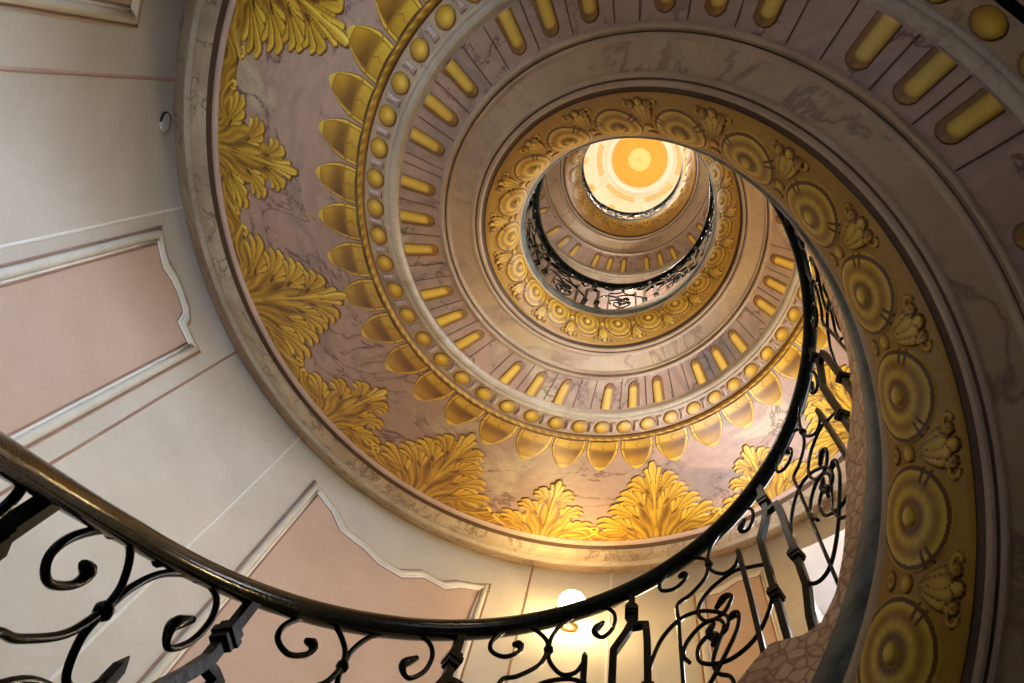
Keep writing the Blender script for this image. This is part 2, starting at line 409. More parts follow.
# ---- twisted rope along the tongues
def rope():
    th = np.arange(-4, 262, .2); sy = np.linspace(1.975, 2.165, 14)
    T, Sg = np.meshgrid(th, sy, indexing='ij')
    q = (Sg-2.07)/.095
    tw = np.sin(2*np.pi*T/2.3+q*2.4)
    h = .0025*np.sqrt(np.clip(1-q*q, 0, 1))+.0004*tw*(1-q*q)
    tone = .52+.20*tw*np.exp(-((q)/.5)**2)-.30*sstep(.55, .95, np.abs(q))+.18*np.exp(-((q+.35)/.15)**2)
    V = soffit(T.ravel(), Sg.ravel(), h.ravel()-.0015)
    mesh_obj('rope_moulding', V, grid_faces(len(th), len(sy)), M['gold_tone'], ceiling, tone=tone.ravel())
rope()
# ---- beads and the small spools between them
def bead(X, Y, yt):
    q = np.hypot(X/.0175, (Y-yt/2)/(yt*.46))
    h = np.where(q < 1, .0045*np.sqrt(np.clip(1-q*q, 0, 1)), -.004)
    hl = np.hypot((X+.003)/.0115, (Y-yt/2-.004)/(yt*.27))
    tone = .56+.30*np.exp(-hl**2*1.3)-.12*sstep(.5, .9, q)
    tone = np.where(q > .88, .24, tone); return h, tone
bead_p = Patch(.050, 2.19, 2.80, 26, 26, bead)
def spool(X, Y, yt):
    q = np.hypot(X/.0070, (Y-yt/2)/(yt*.36))
    pinch = .55+.45*np.abs((Y-yt/2)/(yt*.36))
    q = np.maximum(np.abs(X)/(.0070*pinch), np.abs(Y-yt/2)/(yt*.38))
    h = np.where(q < 1, .005*np.sqrt(np.clip(1-q*q, 0, 1)), -.003)
    tone = .75+.2*np.sin(Y/yt*40)-.5*sstep(.7, 1, q); return h, tone
spool_p = Patch(.024, 2.22, 2.78, 12, 26, spool)
M['spool'] = gold('spool_paint', [(0, (.10, .05, .05)), (.4, (.30, .18, .15)), (1, (.58, .44, .36))])
BEADS = [14.7, 22, 29, 36.2, 44, 51.6, 58.8, 65.9, 72.7, 79.4, 86.1, 93, 100.1, 107.3, 114.6, 121.9, 129.2, 136.5, 143.8, 151, 158, 164.6, 170.8, 177, 183.5, 190.2, 197, 203.6, 210, 216.2, 222.8, 229.7, 236.4, 243.1, 249.8]
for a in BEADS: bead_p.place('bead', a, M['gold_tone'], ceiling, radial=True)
for a, b_ in zip(BEADS[:-1], BEADS[1:]): spool_p.place('spool', (a+b_)/2, M['spool'], ceiling)
for a in (-25, -32, -39, -46, -53, -60): bead_p.place('bead', a, M['gold_tone'], ceiling)

# ---- flutes
def flute(X, Y, yt):
    # y: 0 at the white fillet, yt at the rounded end
    w = .0125
    L = yt*.93-w
    d = np.where(Y > L, np.hypot(X, (Y-L)), np.abs(X)); q = d/w
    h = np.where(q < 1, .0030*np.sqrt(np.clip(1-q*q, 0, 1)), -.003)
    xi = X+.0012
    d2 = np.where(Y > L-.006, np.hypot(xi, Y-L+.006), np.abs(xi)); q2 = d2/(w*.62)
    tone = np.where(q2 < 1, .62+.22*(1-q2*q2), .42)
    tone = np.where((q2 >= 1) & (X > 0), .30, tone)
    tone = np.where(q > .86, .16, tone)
    return h, tone
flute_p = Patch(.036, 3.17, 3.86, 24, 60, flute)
FL = [(-84, -76.5, -69), (-52.8, -45.2, -37), (-21.7, -13.4, -4.6), (9.8, 18.3, 26.3), (41.6, 50.5, 59.2), (71.0, 80.1, 89.2), (103.0, 112, 121), (138.4, 147.2, 156.2), (171, 179.4, 187.6), (202.2, 210.4, 218.6), (233.6, 241.5, 249.7), (264.5, 273, 281.5)]
last = 273
for k in range(11):
    c = last+31.3*(k+1); FL.append((c-8.6, c, c+8.6))
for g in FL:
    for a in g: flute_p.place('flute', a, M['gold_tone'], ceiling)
# painted joint lines between the flutes
def joint(X, Y, yt):
    return np.where(np.abs(X) < .0007, .0010, -.001), np.full(X.shape, .05)
joint_p = Patch(.003, 3.16, 3.88, 7, 20, joint)
for g0 in FL[1:11]:
    for a in ((g0[0]+g0[1])/2, (g0[1]+g0[2])/2, g0[2]+4.6, g0[0]-4.8):
        joint_p.place('joint_line', a, M['gold_tone'], ceiling)

# ---- gilded border: rosettes, little bosses and leaf sprays
def rosette(X, Y, yt):
    X = X/.84; Y = Y/.84; yt = yt/.84
    cy = yt*.62
    x, y = X, (Y-cy)
    d = np.hypot(x, y*.92); an = np.arctan2(y, x)
    R = .0375
    open_ = (y > .022)                                  # open towards the well edge
    q = d/R
    h = np.where(q < 1, .0035*np.sqrt(np.clip(1-q*q, 0, 1))+.0004, -.002)
    petal = .025*np.cos(an*14)*np.exp(-((d-.017)/.010)**2)
    qq = d/R
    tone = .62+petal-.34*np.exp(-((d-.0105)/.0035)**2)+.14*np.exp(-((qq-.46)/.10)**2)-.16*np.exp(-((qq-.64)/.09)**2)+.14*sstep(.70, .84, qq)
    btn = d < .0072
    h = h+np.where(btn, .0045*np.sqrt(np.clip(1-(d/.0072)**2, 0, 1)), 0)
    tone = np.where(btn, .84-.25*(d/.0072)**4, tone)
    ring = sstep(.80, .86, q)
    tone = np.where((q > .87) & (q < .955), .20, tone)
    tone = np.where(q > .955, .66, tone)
    for a0 in (-.55, -2.55):
        for da in (-.11, .11):
            t = (np.abs(an-a0-da)*d < .0013) & (q > .66)
            tone = np.where(t, .15, tone)
    return h, tone
ros_p = Patch(.070, 6.02, 6.995, 110, 100, rosette)
ros_far = Patch(.070, 6.02, 6.995, 56, 52, rosette)
def spray(X, Y, yt):
    X = X/.84; Y = Y/.84; yt = yt/.84
    H = np.full(X.shape, -.002); T = np.full(X.shape, .3)
    # cluster of lobes fanning from the middle towards the outer edge, with a curled scroll
    for (x1, y1, w) in ((-.011, .010, .0050), (.011, .010, .0050), (-.0085, .020, .0055), (.0085, .020, .0055), (0, .0075, .0055), (-.004, .014, .0045), (.005, .016, .0045)):
        P = bez((0, .040), (x1*.9, (y1+.040)/2+.004), (x1, y1), 6)
        stroke(X, Y, H, T, P, .0016, w, light=.80, dark=.14, lift_=.003, side=1 if x1 > 0 else -1)
    for sg in (-1, 1):
        an = np.linspace(0, 4.6, 12); rad = .0075*(1-.6*an/4.6)
        P = np.stack([sg*(.0165-rad*np.cos(an)), .0085+rad*np.sin(an)*.9], 1)
        stroke(X, Y, H, T, P, .0024, .0017, light=.82, dark=.15, lift_=.002)
    d = np.hypot(X, Y-yt*.62); m = d < .0068
    H = np.where(m, .004*np.sqrt(np.clip(1-(d/.0068)**2, 0, 1)), H); T = np.where(m, .78-.45*(d/.0068)**3, T)
    d = np.hypot(X*.8, Y-yt*.84); m = d < .006
    H = np.where(m, .002, H); T = np.where(m, .50-.2*np.sin(d*1500), T)
    return H, T
spr_p = Patch(.040, 6.03, 6.99, 44, 60, spray)
ROS = [-182, -163.5, -144.6, -125.7, -106.9, -88.3, -69.8, -51, -32, -12.8, 6.4, 25.5, 44.8, 63.6, 82, 100, 117.2, 134.5, 152, 169.5, 187, 204.0, 221, 238.5, 255.3, 272]
while ROS[-1] < 640: ROS.append(ROS[-1]+17.3)
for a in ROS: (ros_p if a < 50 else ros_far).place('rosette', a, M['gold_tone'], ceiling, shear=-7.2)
for a, b_ in zip(ROS[:-1], ROS[1:]):
    if a < 400: spr_p.place('leaf_spray', (a+b_)/2, M['gold_tone'], ceiling, shear=-7.2)

# ================================================================ STRING (curb of the stair towards the well)
TOPK = np.array([(-425, -.36), (-153.5, -.322), (-148.6, -.329), (-141.2, -.378), (-136.4, -.401), (-130.7, -.407), (-124.6, -.394), (-115.3, -.358), (-112.2, -.340), (-105.2, -.350), (-97.5, -.366), (-87.4, -.362), (-77, -.335),
                 (-10, -.36), (60, -.42), (100, -.438), (109, -.432), (114, -.405), (124, -.402), (131, -.432), (150, -.425), (168, -.41), (189, -.378), (207, -.353), (213, -.353), (222, -.41), (300, -.41), (690, -.41)])
def zr(deg): return FIT_Z['R']+lift(np.asarray(deg, float)*D)
def string():
    th = np.arange(T_START, T_END+.1, 1.0)
    top = np.interp(th, TOPK[:, 0], TOPK[:, 1])
    hb = FIT_Z['H']-FIT_Z['R']
    cols = []; rH = FIT_R['H']
    # (radius, rel z)
    prof_ = [(rH, np.full_like(th, hb)), (rH-.0035, np.full_like(th, hb+.004)), (rH-.0040, np.full_like(th, hb+.011)), (rH-.0025, np.full_like(th, hb+.014)),
             (rH-.0065, np.full_like(th, hb+.016)), (rH-.0075, np.full_like(th, hb+.036)), (rH-.0065, np.full_like(th, hb+.058)), (rH-.001, np.full_like(th, hb+.062)),
             (rH-.001, top-.006), (rH+.002, top), (rH+.040, top), (rH+.043, top-.006), (rH+.043, np.full_like(th, hb+.03))]
    V = np.stack([to_world(th, r, zr(th)+z) for r, z in prof_], 1)
    F = grid_faces(len(th), len(prof_))
    col = np.tile(np.arange(len(prof_)-1), len(th)-1)
    fm = np.where(col < 3, 0, np.where(col < 7, 1, 2))
    o = mesh_obj('trim_1', V.reshape(-1, 3), F, [M['tan_edge'], M['green_grey'], M['cobble']], None, fmat=fm)
    tag(o, kind='structure'); return o
string()

# ================================================================ TREADS (upper side of the stair)
def treads():
    step = 15.0; parts = []
    a = T_START
    rin, rout = FIT_R['H']+.040, 1.0
    while a < T_END-1:
        z = float(zr(a+step/2))-.43; zo = z+.40
        ths = np.linspace(a, a+step, 9)
        top = np.concatenate([to_world(ths, rin, z), to_world(ths, rout, zo)])
        F = np.array([[i, i+1, 9+i+1, 9+i] for i in range(8)])
        parts.append((top, F))
        z0 = float(zr(a-step/2))-.43
        parts.append((np.array([to_world(a, rin, z), to_world(a, rout, zo), to_world(a, rout, z0+.40), to_world(a, rin, z0)]), np.array([[0, 1, 2, 3]])))
        a += step
    V, F = merge(parts)
    o = mesh_obj('floor_steps', V, F, M['tread'], None, smooth=False); tag(o, kind='structure')
treads()

# ================================================================ ROUND WALL
WZ0, WZ1 = -ZOFF, 6.15
W1 = (204.8, 233.0, 1.90, 2.575)           # stair window: theta range, z range
W2 = (254.0, 278.0, 1.42, 1.98)            # unseen window added behind the near stair to light the left wall
W3 = (10.0, 30.0, .25, .85)                # added out-of-frame window beside the viewer, for cool light on the left wall
def wall():
    th = np.unique(np.concatenate([np.arange(0, 361, 1.0), [W1[0]]]))
    zs = np.unique(np.concatenate([np.linspace(WZ0, WZ1, 40), [W1[2], W1[3], W2[2], W2[3], W3[2], W3[3], 5.35, 5.85]]))
    T, Z = np.meshgrid(th, zs, indexing='ij')
    V = to_world(T.ravel(), 1.0, Z.ravel())
    F = grid_faces(len(th), len(zs))
    tc = T.ravel()[F].mean(1); zc = Z.ravel()[F].mean(1)
    hole = (tc > W1[0]) & (tc < W1[1]) & (zc > W1[2]) & (zc < W1[3])
    hole |= (tc > W2[0]) & (tc < W2[1]) & (zc > W2[2]) & (zc < W2[3])
    hole |= (tc > W3[0]) & (tc < W3[1]) & (zc > W3[2]) & (zc < W3[3])
    for a in DRUM: hole |= (np.abs((tc-a+180) % 360-180) < 9) & (zc > 5.35) & (zc < 5.85)
    o = mesh_obj('wall_round', V, F[~hole], M['wall']); tag(o, kind='structure'); return o
DRUM = [20, 80, 140, 200, 260, 320]  # azimuths of unseen drum windows, added to light the dome and the well
wall_o = wall()
def niche(name, a0, a1, z0, z1, depth, mat, parent=None):
    n = 12; th = np.linspace(a0, a1, n); ro = 1.0+depth
    P = []
    for (ra, za, rb, zb) in ((1.0, z1, ro, z1), (1.0, z0, ro, z0)):
        V = np.concatenate([to_world(th, ra, za), to_world(th, rb, zb)]); P.append((V, np.array([[i, i+1, n+i+1, n+i] for i in range(n-1)])))
    for a in (a0, a1):
        P.append((np.array([to_world(a, 1.0, z0), to_world(a, ro, z0), to_world(a, ro, z1), to_world(a, 1.0, z1)]), np.array([[0, 1, 2, 3]])))
    V, F = merge(P)
    return mesh_obj(name, V, F, mat, parent, smooth=False)
def box_between(p, q, w, d, up):
    p, q, up = map(lambda v: np.array(v, float), (p, q, up)); t = (q-p)/np.linalg.norm(q-p)
    u = np.cross(t, up); u /= np.linalg.norm(u); v = np.cross(u, t)
    c = []
    for e in (p, q):
        for a, b_ in ((-1, -1), (1, -1), (1, 1), (-1, 1)): c.append(e+u*a*w/2+v*b_*d/2)
    return np.array(c), np.array([[0, 1, 2, 3], [4, 7, 6, 5], [0, 4, 5, 1], [1, 5, 6, 2], [2, 6, 7, 3], [3, 7, 4, 0]])
def window(idx, a0, a1, z0, z1, depth):
    root = niche('window_%d' % idx, a0, a1, z0, z1, depth, M['white_paint']); tag(root, kind='structure')
    ro = 1.0+depth-.01
    bars = []
    nb = 3
    for k in range(nb+1):
        a = a0+(a1-a0)*k/nb; bars.append(box_between(to_world(a, ro, z0), to_world(a, ro, z1), .05, .05, (1, .3, 0)))
    for k in range(5):
        z = z0+(z1-z0)*k/4
        for j in range(nb):
            bars.append(box_between(to_world(a0+(a1-a0)*j/nb, ro, z), to_world(a0+(a1-a0)*(j+1)/nb, ro, z), .04, .05, (0, 0, 1)))
    V, F = merge(bars); mesh_obj('window_frame', V, F, M['white_paint'], root, smooth=False)
    n = 8; th = np.linspace(a0, a1, n)
    V = np.concatenate([to_world(th, ro, z0), to_world(th, ro, z1)])
    mesh_obj('window_pane', V, np.array([[i, i+1, n+i+1, n+i] for i in range(n-1)]), M['glass'], root)
    return root
window(1, W1[0], W1[1], W1[2], W1[3], .22)
window(8, W2[0], W2[1], W2[2], W2[3], .22)
window(9, W3[0], W3[1], W3[2], W3[3], .16)
for i, a in enumerate(DRUM): window(i+2, a-9, a+9, 5.35, 5.85, .12)

# painted mouldings of the wall: thin raised lines
def ribbon(name, pts, w, h, mat, parent=wall_o, side=0.0, sub=6):
    """pts: (theta, z); w width in units; side shifts sideways"""
    P = np.array(pts, float)
    Q = [P[0]]
    for a, b_ in zip(P[:-1], P[1:]):
        n = max(1, int(max(abs(b_[0]-a[0])/1.0, abs(b_[1]-a[1])/.15)))
        for k in range(1, n+1): Q.append(a+(b_-a)*k/n)
    Q = np.array(Q); X = np.stack([Q[:, 0]*D, Q[:, 1]], 1)
    t = np.gradient(X, axis=0); 
    # segment normals with mitre
    seg = np.diff(X, axis=0); seg /= np.linalg.norm(seg, axis=1)[:, None]+1e-12
    nn = np.stack([-seg[:, 1], seg[:, 0]], 1)
    nv = np.concatenate([[nn[0]], nn[:-1]+nn[1:], [nn[-1]]]); nv /= np.linalg.norm(nv, axis=1)[:, None]+1e-12
    cosm = np.concatenate([[1], np.clip((nv[1:-1]*nn[:-1]).sum(1), .5, 1), [1]])
    nv = nv/cosm[:, None]
    cols = []
    for off, hh in ((-.5, -.0003), (-.42, h*.8), (0, h), (.42, h*.8), (.5, -.0003)):
        Y = X+nv*(off*w+side); cols.append(to_world(Y[:, 0]/D, 1.0-hh, Y[:, 1]))
    V = np.stack(cols, 1)
    return mesh_obj(name, V.reshape(-1, 3), grid_faces(len(X), 5), mat, parent)
def zA(deg): return FIT_Z['A']+lift(np.asarray(deg, float)*D)
def vline(a, w, mat, z0=None, z1=None):
    ribbon('wall_joint_line', [(a, z0 if z0 is not None else float(zA(a-360))+.12), (a, z1 if z1 is not None else float(zA(a))+.02)], w, .0012, mat)
for a, w, mt in ((71.9, .0085, 'line_rose'), (87.7, .007, 'line_white'), (108.25, .006, 'line_brown'), (123.5, .007, 'line_white'), (164.4, .006, 'line_brown'), (176.6, .006, 'line_white'), (236, .006, 'line_rose'), (20, .007, 'line_white'), (30, .007, 'line_brown')):
    vline(a, w, M[mt])
def panel(a0, a1, top, drop=1.15, wl=.030):
    """top: list of (theta, z) from a0 to a1 for the outer edge of the frame"""
    zb0, zb1 = top[0][1]-drop, top[-1][1]-drop
    wd = wl/D
    th = np.linspace(a0+wl/D*.5, a1-wl/D*.5, max(10, int((a1-a0)*1.5)))
    tx = [t for t, _ in top]; tz = [z for _, z in top]
    zt = np.interp(th, tx, tz)-wl*.5; zb = np.interp(th, [a0, a1], [zb0, zb1])+wl*.5
    rows = 10
    V = np.stack([to_world(th, 1-.0006, zb+(zt-zb)*k/(rows-1)) for k in range(rows)], 1)
    root = mesh_obj('wall_panel', V.reshape(-1, 3), grid_faces(len(th), rows), M['panel_pink'], wall_o)
    loop = [(a0, zb0)]+list(top)+[(a1, zb1), (a0, zb0)]
    # going up the left side, over the top, down the right: the inside lies to the right (negative normal)
    ribbon('frame_outer_line', loop[:-1], .0045, .0030, M['line_brown'], root, side=-.001)
    ribbon('frame_moulding', loop[:-1], wl*.55, .0065, M['line_cream'], root, side=-wl*.42)
    ribbon('frame_highlight', loop[:-1], .006, .0035, M['line_white'], root, side=-wl*.78)
    ribbon('frame_inner_line', loop[:-1], .004, .0022, M['line_brown'], root, side=-wl*.97)
    ribbon('frame_sill_line', loop[-2:], wl*.5, .006, M['line_cream'], root, side=-wl*.5)
panel(89.3, 105.9, [(89.3, 2.030), (91.5, 2.036), (93.6, 2.042), (95.2, 2.066), (97.2, 2.082), (100.1, 2.090), (101.8, 2.078), (102.2, 2.058), (105.9, 2.076)], wl=.034)
panel(129.2, 159.0, [(129.2, 2.242), (132.5, 2.230), (134.6, 2.222), (136.9, 2.188), (140.4, 2.196), (143.3, 2.182), (146.1, 2.190), (148.9, 2.248), (152.3, 2.250), (154.1, 2.290), (157.0, 2.318), (159.0, 2.348)], wl=.030)
panel(188.8, 200.5, [(188.8, 2.47), (192, 2.48), (195, 2.53), (198, 2.53), (200.5, 2.55)], wl=.030)
panel(38.0, 66.6, [(38, 1.68), (44, 1.70), (48, 1.75), (56, 1.77), (60, 1.82), (62.5, 1.835), (66.6, 1.854)], wl=.036)
# round cap of the cable outlet on the wall
def cap():
    cx, cz, R = 77.0, 2.043, .0215
    an = np.linspace(0, 2*np.pi, 33)[:-1]
    ring = [to_world(cx+R*k*np.cos(an)/D, 1-hh, cz+R*k*np.sin(an)) for k, hh in ((1.0, -.0005), (.98, .003), (.9, .0045), (.5, .005), (0.02, .005))]
    V = np.stack(ring, 0).reshape(-1, 3)
    o = mesh_obj('junction_cap', V, grid_faces(5, 32, True), M['wall'])
    tag(o, 'small round plastered cap on the pale wall beside the cornice', 'wall cap')
    cr = []
    an = np.linspace(1.7, 4.6, 20)
    for k, hh in ((1.01, .0002), (1.01, .0055), (1.07, .0010)):
        cr.append(to_world(cx+R*k*np.cos(an)/D, 1-hh, cz+R*k*np.sin(an)))
    mesh_obj('cap_rim', np.stack(cr, 1).reshape(-1, 3), grid_faces(20, 3), M['iron'], o)
cap()
# ground floor
def disc(name, r, z, mat):
    th = np.arange(0, 361, 5.0); V = np.stack([to_world(th, .001, z), to_world(th, r, z)], 1)
    o = mesh_obj(name, V.reshape(-1, 3), grid_faces(len(th), 2)[:, ::-1], mat, smooth=False); tag(o, kind='structure'); return o
disc('floor', 1.0, WZ0, M['tread'])

# ================================================================ DOME over the stair
def dome():
    th = np.arange(0, 361, 3.0); u = np.linspace(0, 1, 30)
    R = 1.0*np.cos(u*np.pi/2)**.9; R[-1] = 1e-4
    Z = WZ1+.62*np.sin(u*np.pi/2)
    V = np.stack([to_world(th, r, z) for r, z in zip(R, Z)], 1)
    o = mesh_obj('ceiling_dome', V.reshape(-1, 3), grid_faces(len(th), len(u)), M['dome']); tag(o, kind='structure'); return o
m, nt, b = new_mat('dome_fresco'); co = coords(nt)
n1 = noise(nt, co, 2.5, 5, .6)
nt.links.new(ramp(nt, n1.outputs[0], [(.35, (.78, .62, .46)), (.5, (.82, .70, .60)), (.65, (.78, .62, .44))]).outputs[0], b.inputs['Base Color']); b.inputs['Roughness'].default_value = .8
M['dome'] = m
dome_o = dome()
def dome_z(r): 
    c = np.clip(np.asarray(r, float), 0, 1)**(1/.9); return WZ1+.62*np.sqrt(np.clip(1-c*c, 0, 1))
def on_dome(cx, cy, x, y, h):
    X = cx+x; Y = cy+y; return np.stack([X*S, Y*S, (dome_z(np.hypot(X, Y))-h+ZOFF)*S], -1)
MED = (-.085, .01)
def ring_piece(name, r0, r1, h, mat, a0=0, a1=360, cx=MED[0], cy=MED[1]):
    an = np.linspace(a0*D, a1*D, max(8, int((a1-a0)/6)+1)); rs = np.linspace(r0, r1, 7)
    prof_h = h*np.sqrt(np.clip(1-((rs-(r0+r1)/2)/((r1-r0)/2+1e-6))**2, 0, 1))+.003
    V = np.stack([on_dome(cx, cy, r*np.cos(an), r*np.sin(an), hh) for r, hh in zip(rs, prof_h)], 1)
    return mesh_obj(name, V.reshape(-1, 3), grid_faces(len(an), 7), mat, dome_o)
m, nt, b = new_mat('sun_gold'); b.inputs['Base Color'].default_value = (.62, .33, .04, 1); b.inputs['Roughness'].default_value = .7; M['sun_gold'] = m
m, nt, b = new_mat('garland'); b.inputs['Base Color'].default_value = (.66, .46, .20, 1); b.inputs['Roughness'].default_value = .7; M['garland'] = m
m, nt, b = new_mat('dome_cream'); b.inputs['Base Color'].default_value = (.80, .74, .68, 1); b.inputs['Roughness'].default_value = .7; M['dome_cream'] = m
ring_piece('sun_medallion', .002, .178, .0, M['sun_gold'])
m, nt, b = new_mat('sun_core'); b.inputs['Base Color'].default_value = (.80, .60, .24, 1); b.inputs['Roughness'].default_value = .7; M['sun_core'] = m
ring_piece('sun_core', .002, .075, .006, M['sun_core'], cx=MED[0], cy=MED[1])
ring_piece('medallion_ring', .180, .222, .012, M['dome_cream'])
for a in range(0, 360, 60):
    ring_piece('gilded_garland', .245, .275, .008, M['garland'], a+8, a+52)
for a in range(0, 360, 30):
    x, y = .36*math.cos(a*D), .36*math.sin(a*D)
    ring_piece('dome_boss', .001, .026, .01, M['garland'], 0, 360, MED[0]+x, MED[1]+y)

# ================================================================ RAILINGS
def catmull(P, n=6):
    P = np.array(P, float); Q = np.concatenate([[2*P[0]-P[1]], P, [2*P[-1]-P[-2]]]); out = []
    for i in range(1, len(Q)-2):
        p0, p1, p2, p3 = Q[i-1:i+3]
        for t in np.arange(n)/n:
            out.append(.5*((2*p1)+(-p0+p2)*t+(2*p0-5*p1+4*p2-p3)*t*t+(-p0+3*p1-3*p2+p3)*t**3))
    out.append(P[-1]); return np.array(out)
def tube(P3, rad, sides=8, square=False, flat=None):
    """P3 world points (n,3); rad scalar or array in metres; frame kept aligned with the rail's own radial direction"""
    P3 = np.asarray(P3, float); n = len(P3)
    rad = np.full(n, rad) if np.isscalar(rad) else np.asarray(rad, float)
    t = np.gradient(P3, axis=0); t /= np.linalg.norm(t, axis=1)[:, None]+1e-12
    rdl = P3*np.array([1, 1, 0]); rdl /= np.linalg.norm(rdl, axis=1)[:, None]+1e-12
    b1 = rdl-(rdl*t).sum(1)[:, None]*t; b1 /= np.linalg.norm(b1, axis=1)[:, None]+1e-12
    b2 = np.cross(t, b1)
    if square: an = np.pi/4+np.arange(4)*np.pi/2; rad = rad*1.35; sides = 4
    else: an = np.arange(sides)*2*np.pi/sides
    f = flat or (1, 1)
    ring = P3[:, None]+rad[:, None, None]*(b1[:, None]*np.cos(an)[None, :, None]*f[0]+b2[:, None]*np.sin(an)[None, :, None]*f[1])
    V = ring.reshape(-1, 3); F = grid_faces(n, sides, True)
    V = np.concatenate([V, P3[:1], P3[-1:]]); k = n*sides
    cap0 = np.array([[k, (j+1) % sides, j, k] for j in range(sides)]); cap1 = np.array([[k+1, (n-1)*sides+j, (n-1)*sides+(j+1) % sides, k+1] for j in range(sides)])
    return V, F, np.concatenate([cap0, cap1])[:, :3]
def iron_mesh(name, tubes, parent, smooth=True):
    Vs, Q, T3, k = [], [], [], 0
    for V, F, T in tubes:
        Vs.append(V); Q.append(F+k); T3.append(T+k); k += len(V)
    V = np.concatenate(Vs); Q = np.concatenate(Q); T3 = np.concatenate(T3)
    me = bpy.data.meshes.new(name)
    me.from_pydata(V.tolist(), [], Q.tolist()+T3.tolist()); me.materials.append(M['iron'] if smooth else M['iron_bars'])
    if smooth: me.polygons.foreach_set('use_smooth', np.ones(len(me.polygons), bool))
    me.update()
    o = bpy.data.objects.new(name, me); C.objects.link(o); o.parent = parent; return o
RR_ = FIT_R['R']
def rail_pt(deg, dz, dr=0.0): return to_world(deg, RR_+dr, zr(deg)+dz)
def bar(P, base, r, smooth=True, n=5, dr=0.0, taper=None, square=False, sx=1.0):
    P = np.array(P, float)
    Q = catmull(P, n) if smooth else np.concatenate([np.linspace(P[i], P[i+1], 4)[:-1] for i in range(len(P)-1)]+[P[-1:]])
    rad = np.full(len(Q), r*S)
    if taper is not None: rad = rad*np.interp(np.linspace(0, 1, len(Q)), taper[0], taper[1])
    return tube(rail_pt(base+Q[:, 0]*sx, Q[:, 1], dr), rad, 8, square)
def blob(base, x, y, r, k=1.0, dr=0):
    """little forged knob as a short fat tube"""
    zz = np.linspace(-1, 1, 7); rad = np.sqrt(np.clip(1-zz**2, .03, 1))*r*S
    c = rail_pt(base+x, y, dr); P = np.repeat(c[None], 7, 0)+np.stack([0*zz, 0*zz, zz*r*S*k], 1)
    return tube(P, rad, 8)
POSTR = .0034
def stop_y(base, x):   # where a vertical bar meets the curb
    return float(np.interp(base+x, TOPK[:, 0], TOPK[:, 1]))-.004
def make_post(base, root):
    yb = stop_y(base, 0)
    k = abs(yb)/.39
    L = bar([(0, 0), (0, -.045*k), (0, -.082*k), (-1.2, -.098*k), (-3.9, -.122*k), (-3.9, -.2*k), (-3.9, stop_y(base, -3.9))], base, POSTR, False, square=True)
    R_ = bar([(0, -.088*k), (3.3, -.100*k), (3.6, -.14*k), (3.6, -.30*k), (2.0, -.345*k), (1.4, stop_y(base, 1.4))], base, POSTR, False, square=True)
    o = iron_mesh('baluster', [L, R_], root, smooth=False)
    for (x, y) in ((0, -.055*k), (-3.9, -.245*k), (3.6, -.235*k)):
        iron_mesh('baluster_collar', [bar([(x, y-.009), (x, y+.009)], base, .0054, False, square=True), bar([(x, y-.003), (x, y+.003)], base, .0066, False, square=True)], o, smooth=False)
RB = .0020
def make_bay(base, width, root, detail=True):
    """scroll work between the baluster at base and the next one at base+width"""
    sx = width/39.5; c = 20.5
    yb = abs(stop_y(base, 20)); k = yb/.43
    def B(P, r=RB, **kw):
        P = [(x, y*k) for x, y in P]; return bar(P, base, r, sx=sx, **kw)
    tip = ((0, .8, .93, 1), (1, 1, 1.9, 1.1))
    up = [B([(c, -.073), (c-1.2, -.045), (c-5, -.013), (c-9.5, -.006), (c-13.0, -.026), (c-12.9, -.048), (c-9.7, -.066), (c-6.8, -.062), (c-6.5, -.048), (c-8.2, -.043)], taper=tip),
          B([(c, -.073), (c+.3, -.045), (c+2.5, -.020), (c+7.5, -.008), (c+12.4, -.018), (c+14.8, -.045), (c+14.6, -.076), (c+12.2, -.088), (c+10.2, -.066), (c+12.2, -.053)], taper=tip),
          B([(c, -.073), (c-1.5, -.100), (c-5.7, -.112), (c-9.1, -.114), (c-9.15, -.16), (c-9.2, -.265), (c-9.2, -.41)]),
          B([(c, -.073), (c+.7, -.100), (c+3.6, -.134), (c+6.6, -.142), (c+8.3, -.128)]),
          blob(base, c*sx, -.073*k, .0046, 1.1), blob(base, (c+.2)*sx, -.010*k, .0034, 1.3), blob(base, (c-9.5)*sx, -.008*k, .0032, 1.3), blob(base, (c+7.5)*sx, -.008*k, .0032, 1.3)]
    iron_mesh('upper_scroll', up, root)
    sp = [B([(c+8.4, -.105), (c+8.5, -.14), (c+8.9, -.25), (c+9.0, -.41)], r=.0025, smooth=False, taper=((0, .12, 1), (.15, 1.1, 1)), square=True)]
    iron_mesh('spear_bar', sp, root, smooth=False)
    kn = [(c-3.2, -.158)]
    lo = [B([(3.6, -.240), (4.6, -.205), (7.2, -.168), (11.5, -.153), (16.2, -.168), (20.5, -.205), (23.0, -.240), (22.2, -.262), (19.2, -.258), (18.0, -.238), (19.6, -.226)], taper=tip),
          B([(35.6, -.228), (31.5, -.190), (26.5, -.152), (20.5, -.140), (16.8, -.155), (16.4, -.182), (18.6, -.212), (22.4, -.222), (24.8, -.206), (23.2, -.190), (20.6, -.197)], taper=tip),
          B([(35.6, -.228), (36.0, -.262), (34.0, -.310), (29.0, -.338), (23.0, -.330), (18.4, -.306), (15.2, -.275), (15.4, -.246), (18.2, -.240), (19.8, -.256), (18.6, -.268)], taper=tip),
          B([(3.6, -.240), (3.4, -.285), (5.5, -.330), (10.5, -.352), (16.0, -.338), (21.5, -.306), (25.0, -.280), (25.4, -.252), (23.0, -.246)], taper=tip),
          B([(13.0, -.262), (11.8, -.236), (13.2, -.214), (16.8, -.206), (20.4, -.222), (21.8, -.250), (19.8, -.275), (18.2, -.300), (19.0, -.33), (21.6, -.36), (22.4, -.405)])]
    iron_mesh('knotted_scroll', lo, root)
